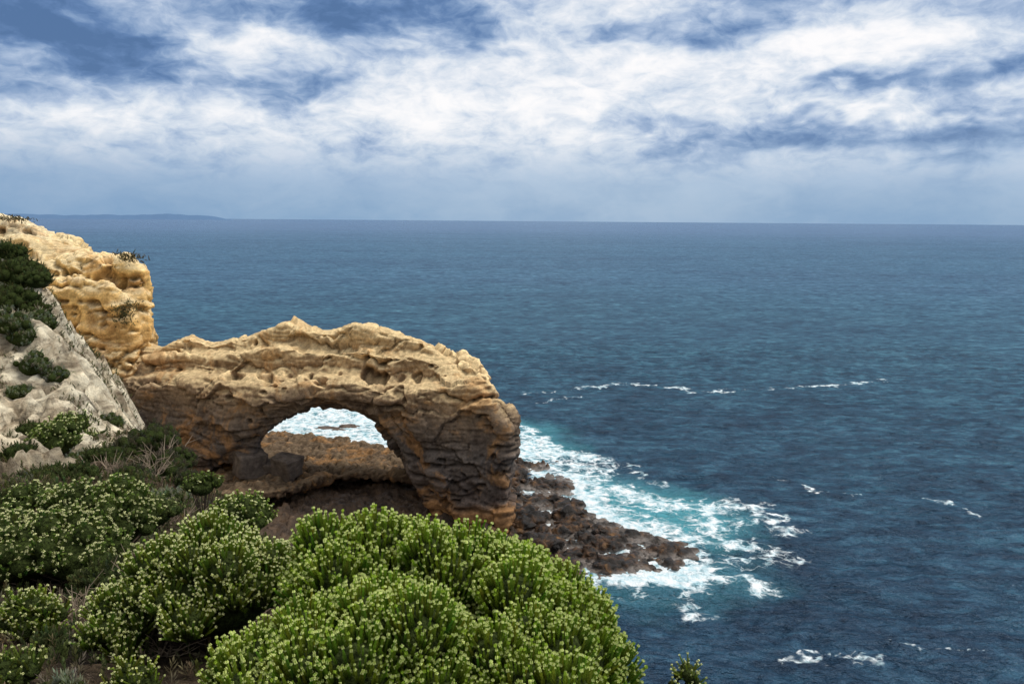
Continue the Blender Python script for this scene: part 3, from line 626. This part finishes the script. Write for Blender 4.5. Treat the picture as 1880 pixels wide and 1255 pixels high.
cnt.append(shrub('coastal_daisy_bush',[(20,1240,6.5,60,40)],.07,.9,((.04,.055,.012),(.22,.29,.06)),BF,nl=10,budp=.4))
cnt.append(shrub('coastal_daisy_bush',[(100,800,30,50,40),(172,745,35,34,26),(125,765,32,36,30)],.17,2.0,((.04,.055,.018),(.20,.27,.065)),BF,nl=14,budp=.4,shoots=SHF,ground=True))
DK=((.026,.034,.014),(.11,.13,.05))
for q in [[(35,495,47,50,34),(10,465,48,44,24),(65,520,46,28,22)],[(20,545,45,48,34)],[(70,575,44,26,26)],[(90,885,23,55,36)],[(35,835,27,38,34)],[(60,520,45,30,24)],[(190,850,27,36,34)],[(150,880,22,40,30)],[(20,930,18,40,30)],[(225,890,21,36,26)],[(200,800,34,30,18)],[(10,600,42,34,22)],[(60,780,31,30,16)]]:
    cnt.append(shrub('dark_heath_shrub',q,.05+.004*q[0][2],1.+.028*q[0][2],DK,nl=18,budp=0,shoots=SHL,lobe=.28,ground=True))
BR=((.028,.026,.018),(.12,.11,.068))
for q in [[(280,812,30,58,36)],[(228,835,29,40,34)],[(330,845,27.5,34,26)],[(290,865,26,56,34)],[(350,885,24,30,24)],[(240,880,24,44,32)]]:
    cnt.append(shrub('brown_heath_shrub',q,.05+.004*q[0][2],1.+.028*q[0][2],BR,nl=18,budp=0,shoots=SHG,lobe=.28))
for q in [[(200,1080,11,70,50)],[(600,1120,7.2,60,60)],[(100,1200,8,60,40)]]:
    cnt.append(shrub('dark_heath_shrub',q,.05+.004*q[0][2],1.+.028*q[0][2],DK,nl=16,budp=0,shoots=SHL,lobe=.30))
GY_=((.09,.095,.062),(.30,.31,.21))
for q in [[(20,615,41,38,30)],[(60,645,40,38,28)],[(95,655,40,30,20)],[(75,600,43,26,22)],[(40,640,41,34,24)],[(205,780,38,26,18)],[(290,925,20,34,24)],[(115,1262,6.,55,30)],[(30,660,38,32,20)],[(150,830,29,32,22)],[(60,870,25,30,20)],[(110,690,39,20,12)],[(240,800,36,24,16)],[(320,915,22,34,22)]]:
    cnt.append(shrub('grey_cushion_bush',q,.05+.004*q[0][2],.9+.028*q[0][2],GY_,nl=14,budp=0,shoots=SHG,lobe=.30,ground=True))
print('shoots',cnt,sum(cnt))
# scrub layer over the hillside
n=90000; sx_=rng.uniform(-42,1.5,n); sy_=rng.uniform(4,52,n)
dn=fbm(np.stack([sx_/2.5,sy_/2.5,0*sx_],1),3); keep=(dn>-.1+.42*sstep(22,34,sy_)-.35*sstep(43,47,sy_)-.4*sstep(-17,-13,sx_))&(sx_>-sy_*.85-3)
sx_=sx_[keep];sy_=sy_[keep];sz_=terr(sx_,sy_); k2=(sz_>10); sx_,sy_,sz_=sx_[k2],sy_[k2],sz_[k2]
pp=np.stack([sx_,sy_,sz_],1); dr=rng.normal(0,.45,pp.shape)+[0,0,.9]
h=len(pp)//2
V,Fq,C=stamp(SHG,pp[:h],dr[:h],rng.uniform(.7,1.6,h)*(1+sy_[:h]*.012),(np.array((.07,.054,.034)),np.array((.25,.21,.13))),(.1,.1,.1),0)
V2,F2,C2=stamp(SHL,pp[h:],dr[h:],rng.uniform(.7,1.6,len(pp)-h)*(1+sy_[h:]*.015),(np.array((.035,.042,.016)),np.array((.15,.18,.065))),(.1,.1,.1),0)
mesh_np('ground_scrub',np.concatenate([V,V2]),np.concatenate([Fq,F2+len(V)]),[leaf_mat],smooth=False,attrs={'Col':np.concatenate([C,C2])})
# small tufts growing on the headland and arch tops
def tufts(name,pts,rad,n,cols):
    P_=[];
    for q in pts:
        c_=P(*q); P_.append(c_+rng.normal(0,1,(n,3))*rad)
    P_=np.concatenate(P_); d_=rng.normal(0,.6,P_.shape)+[0,-.3,.8]
    V,Fq,C=stamp(SHL,P_,d_,rng.uniform(2.0,4.2,len(P_)),cols,(.1,.1,.1),0); mesh_np(name,V,Fq,[leaf_mat],smooth=False,attrs={'Col':C})
tufts('cliff_tuft',[(232,472,88),(243,476,88)],[.7,.5,.2],70,(np.array((.05,.04,.02)),np.array((.16,.14,.06))))
tufts('cliff_tuft',[(222,572,85.5),(240,562,85.5),(228,585,85.5)],[.5,.4,.45],60,(np.array((.05,.045,.025)),np.array((.17,.17,.08))))
tufts('cliff_tuft',[(15,403,97),(35,405,97)],[.9,.5,.15],60,(np.array((.05,.04,.02)),np.array((.14,.13,.06))))
twig_mat,N=new_mat('dead_twigs'); finish(N,principled(N,(.27,.21,.15),.9))
def twigs(name,u,v,d,rpx,n=40,zoff=0):
    c_=P(u,v,d); r=rpx*d/F; segs=[]
    if d>14 and u<220: c_[2]=terr(np.array([c_[0]]),np.array([c_[1]]))[0]+.35*r
    for i in range(n):
        dr=rng.normal(size=3)*[1,1,.5]+[0,0,.8]; dr/=np.linalg.norm(dr); L_=r*rng.uniform(.6,1.2); p0=c_+rng.normal(0,.15*r,3)-[0,0,r*.5]
        t=np.linspace(0,1,5)[:,None]; pts=p0+dr*L_*t+rng.normal(0,.05*r,(5,3))*t; segs.append((pts,.016*d/20+.003,.004*d/20+.001))
        for j in range(3):
            s0=pts[2+j%3]; d2=dr+rng.normal(0,.5,3); segs.append((s0+d2*L_*.4*np.linspace(0,1,3)[:,None],.009*d/20+.001,.003*d/20+.001))
    v_,f_=tubes(segs,4); mesh_np(name,v_,f_,[twig_mat])
for q in [(275,860,25,50),(60,560,44,30),(430,1120,8.6,90),(300,1180,7.8,70),(200,860,25,40),(120,1130,9.5,70),(320,960,17,50),(250,1060,11,60),(300,835,29,40),(150,1180,8.5,60)]:
    twigs('dead_shrub',*q)
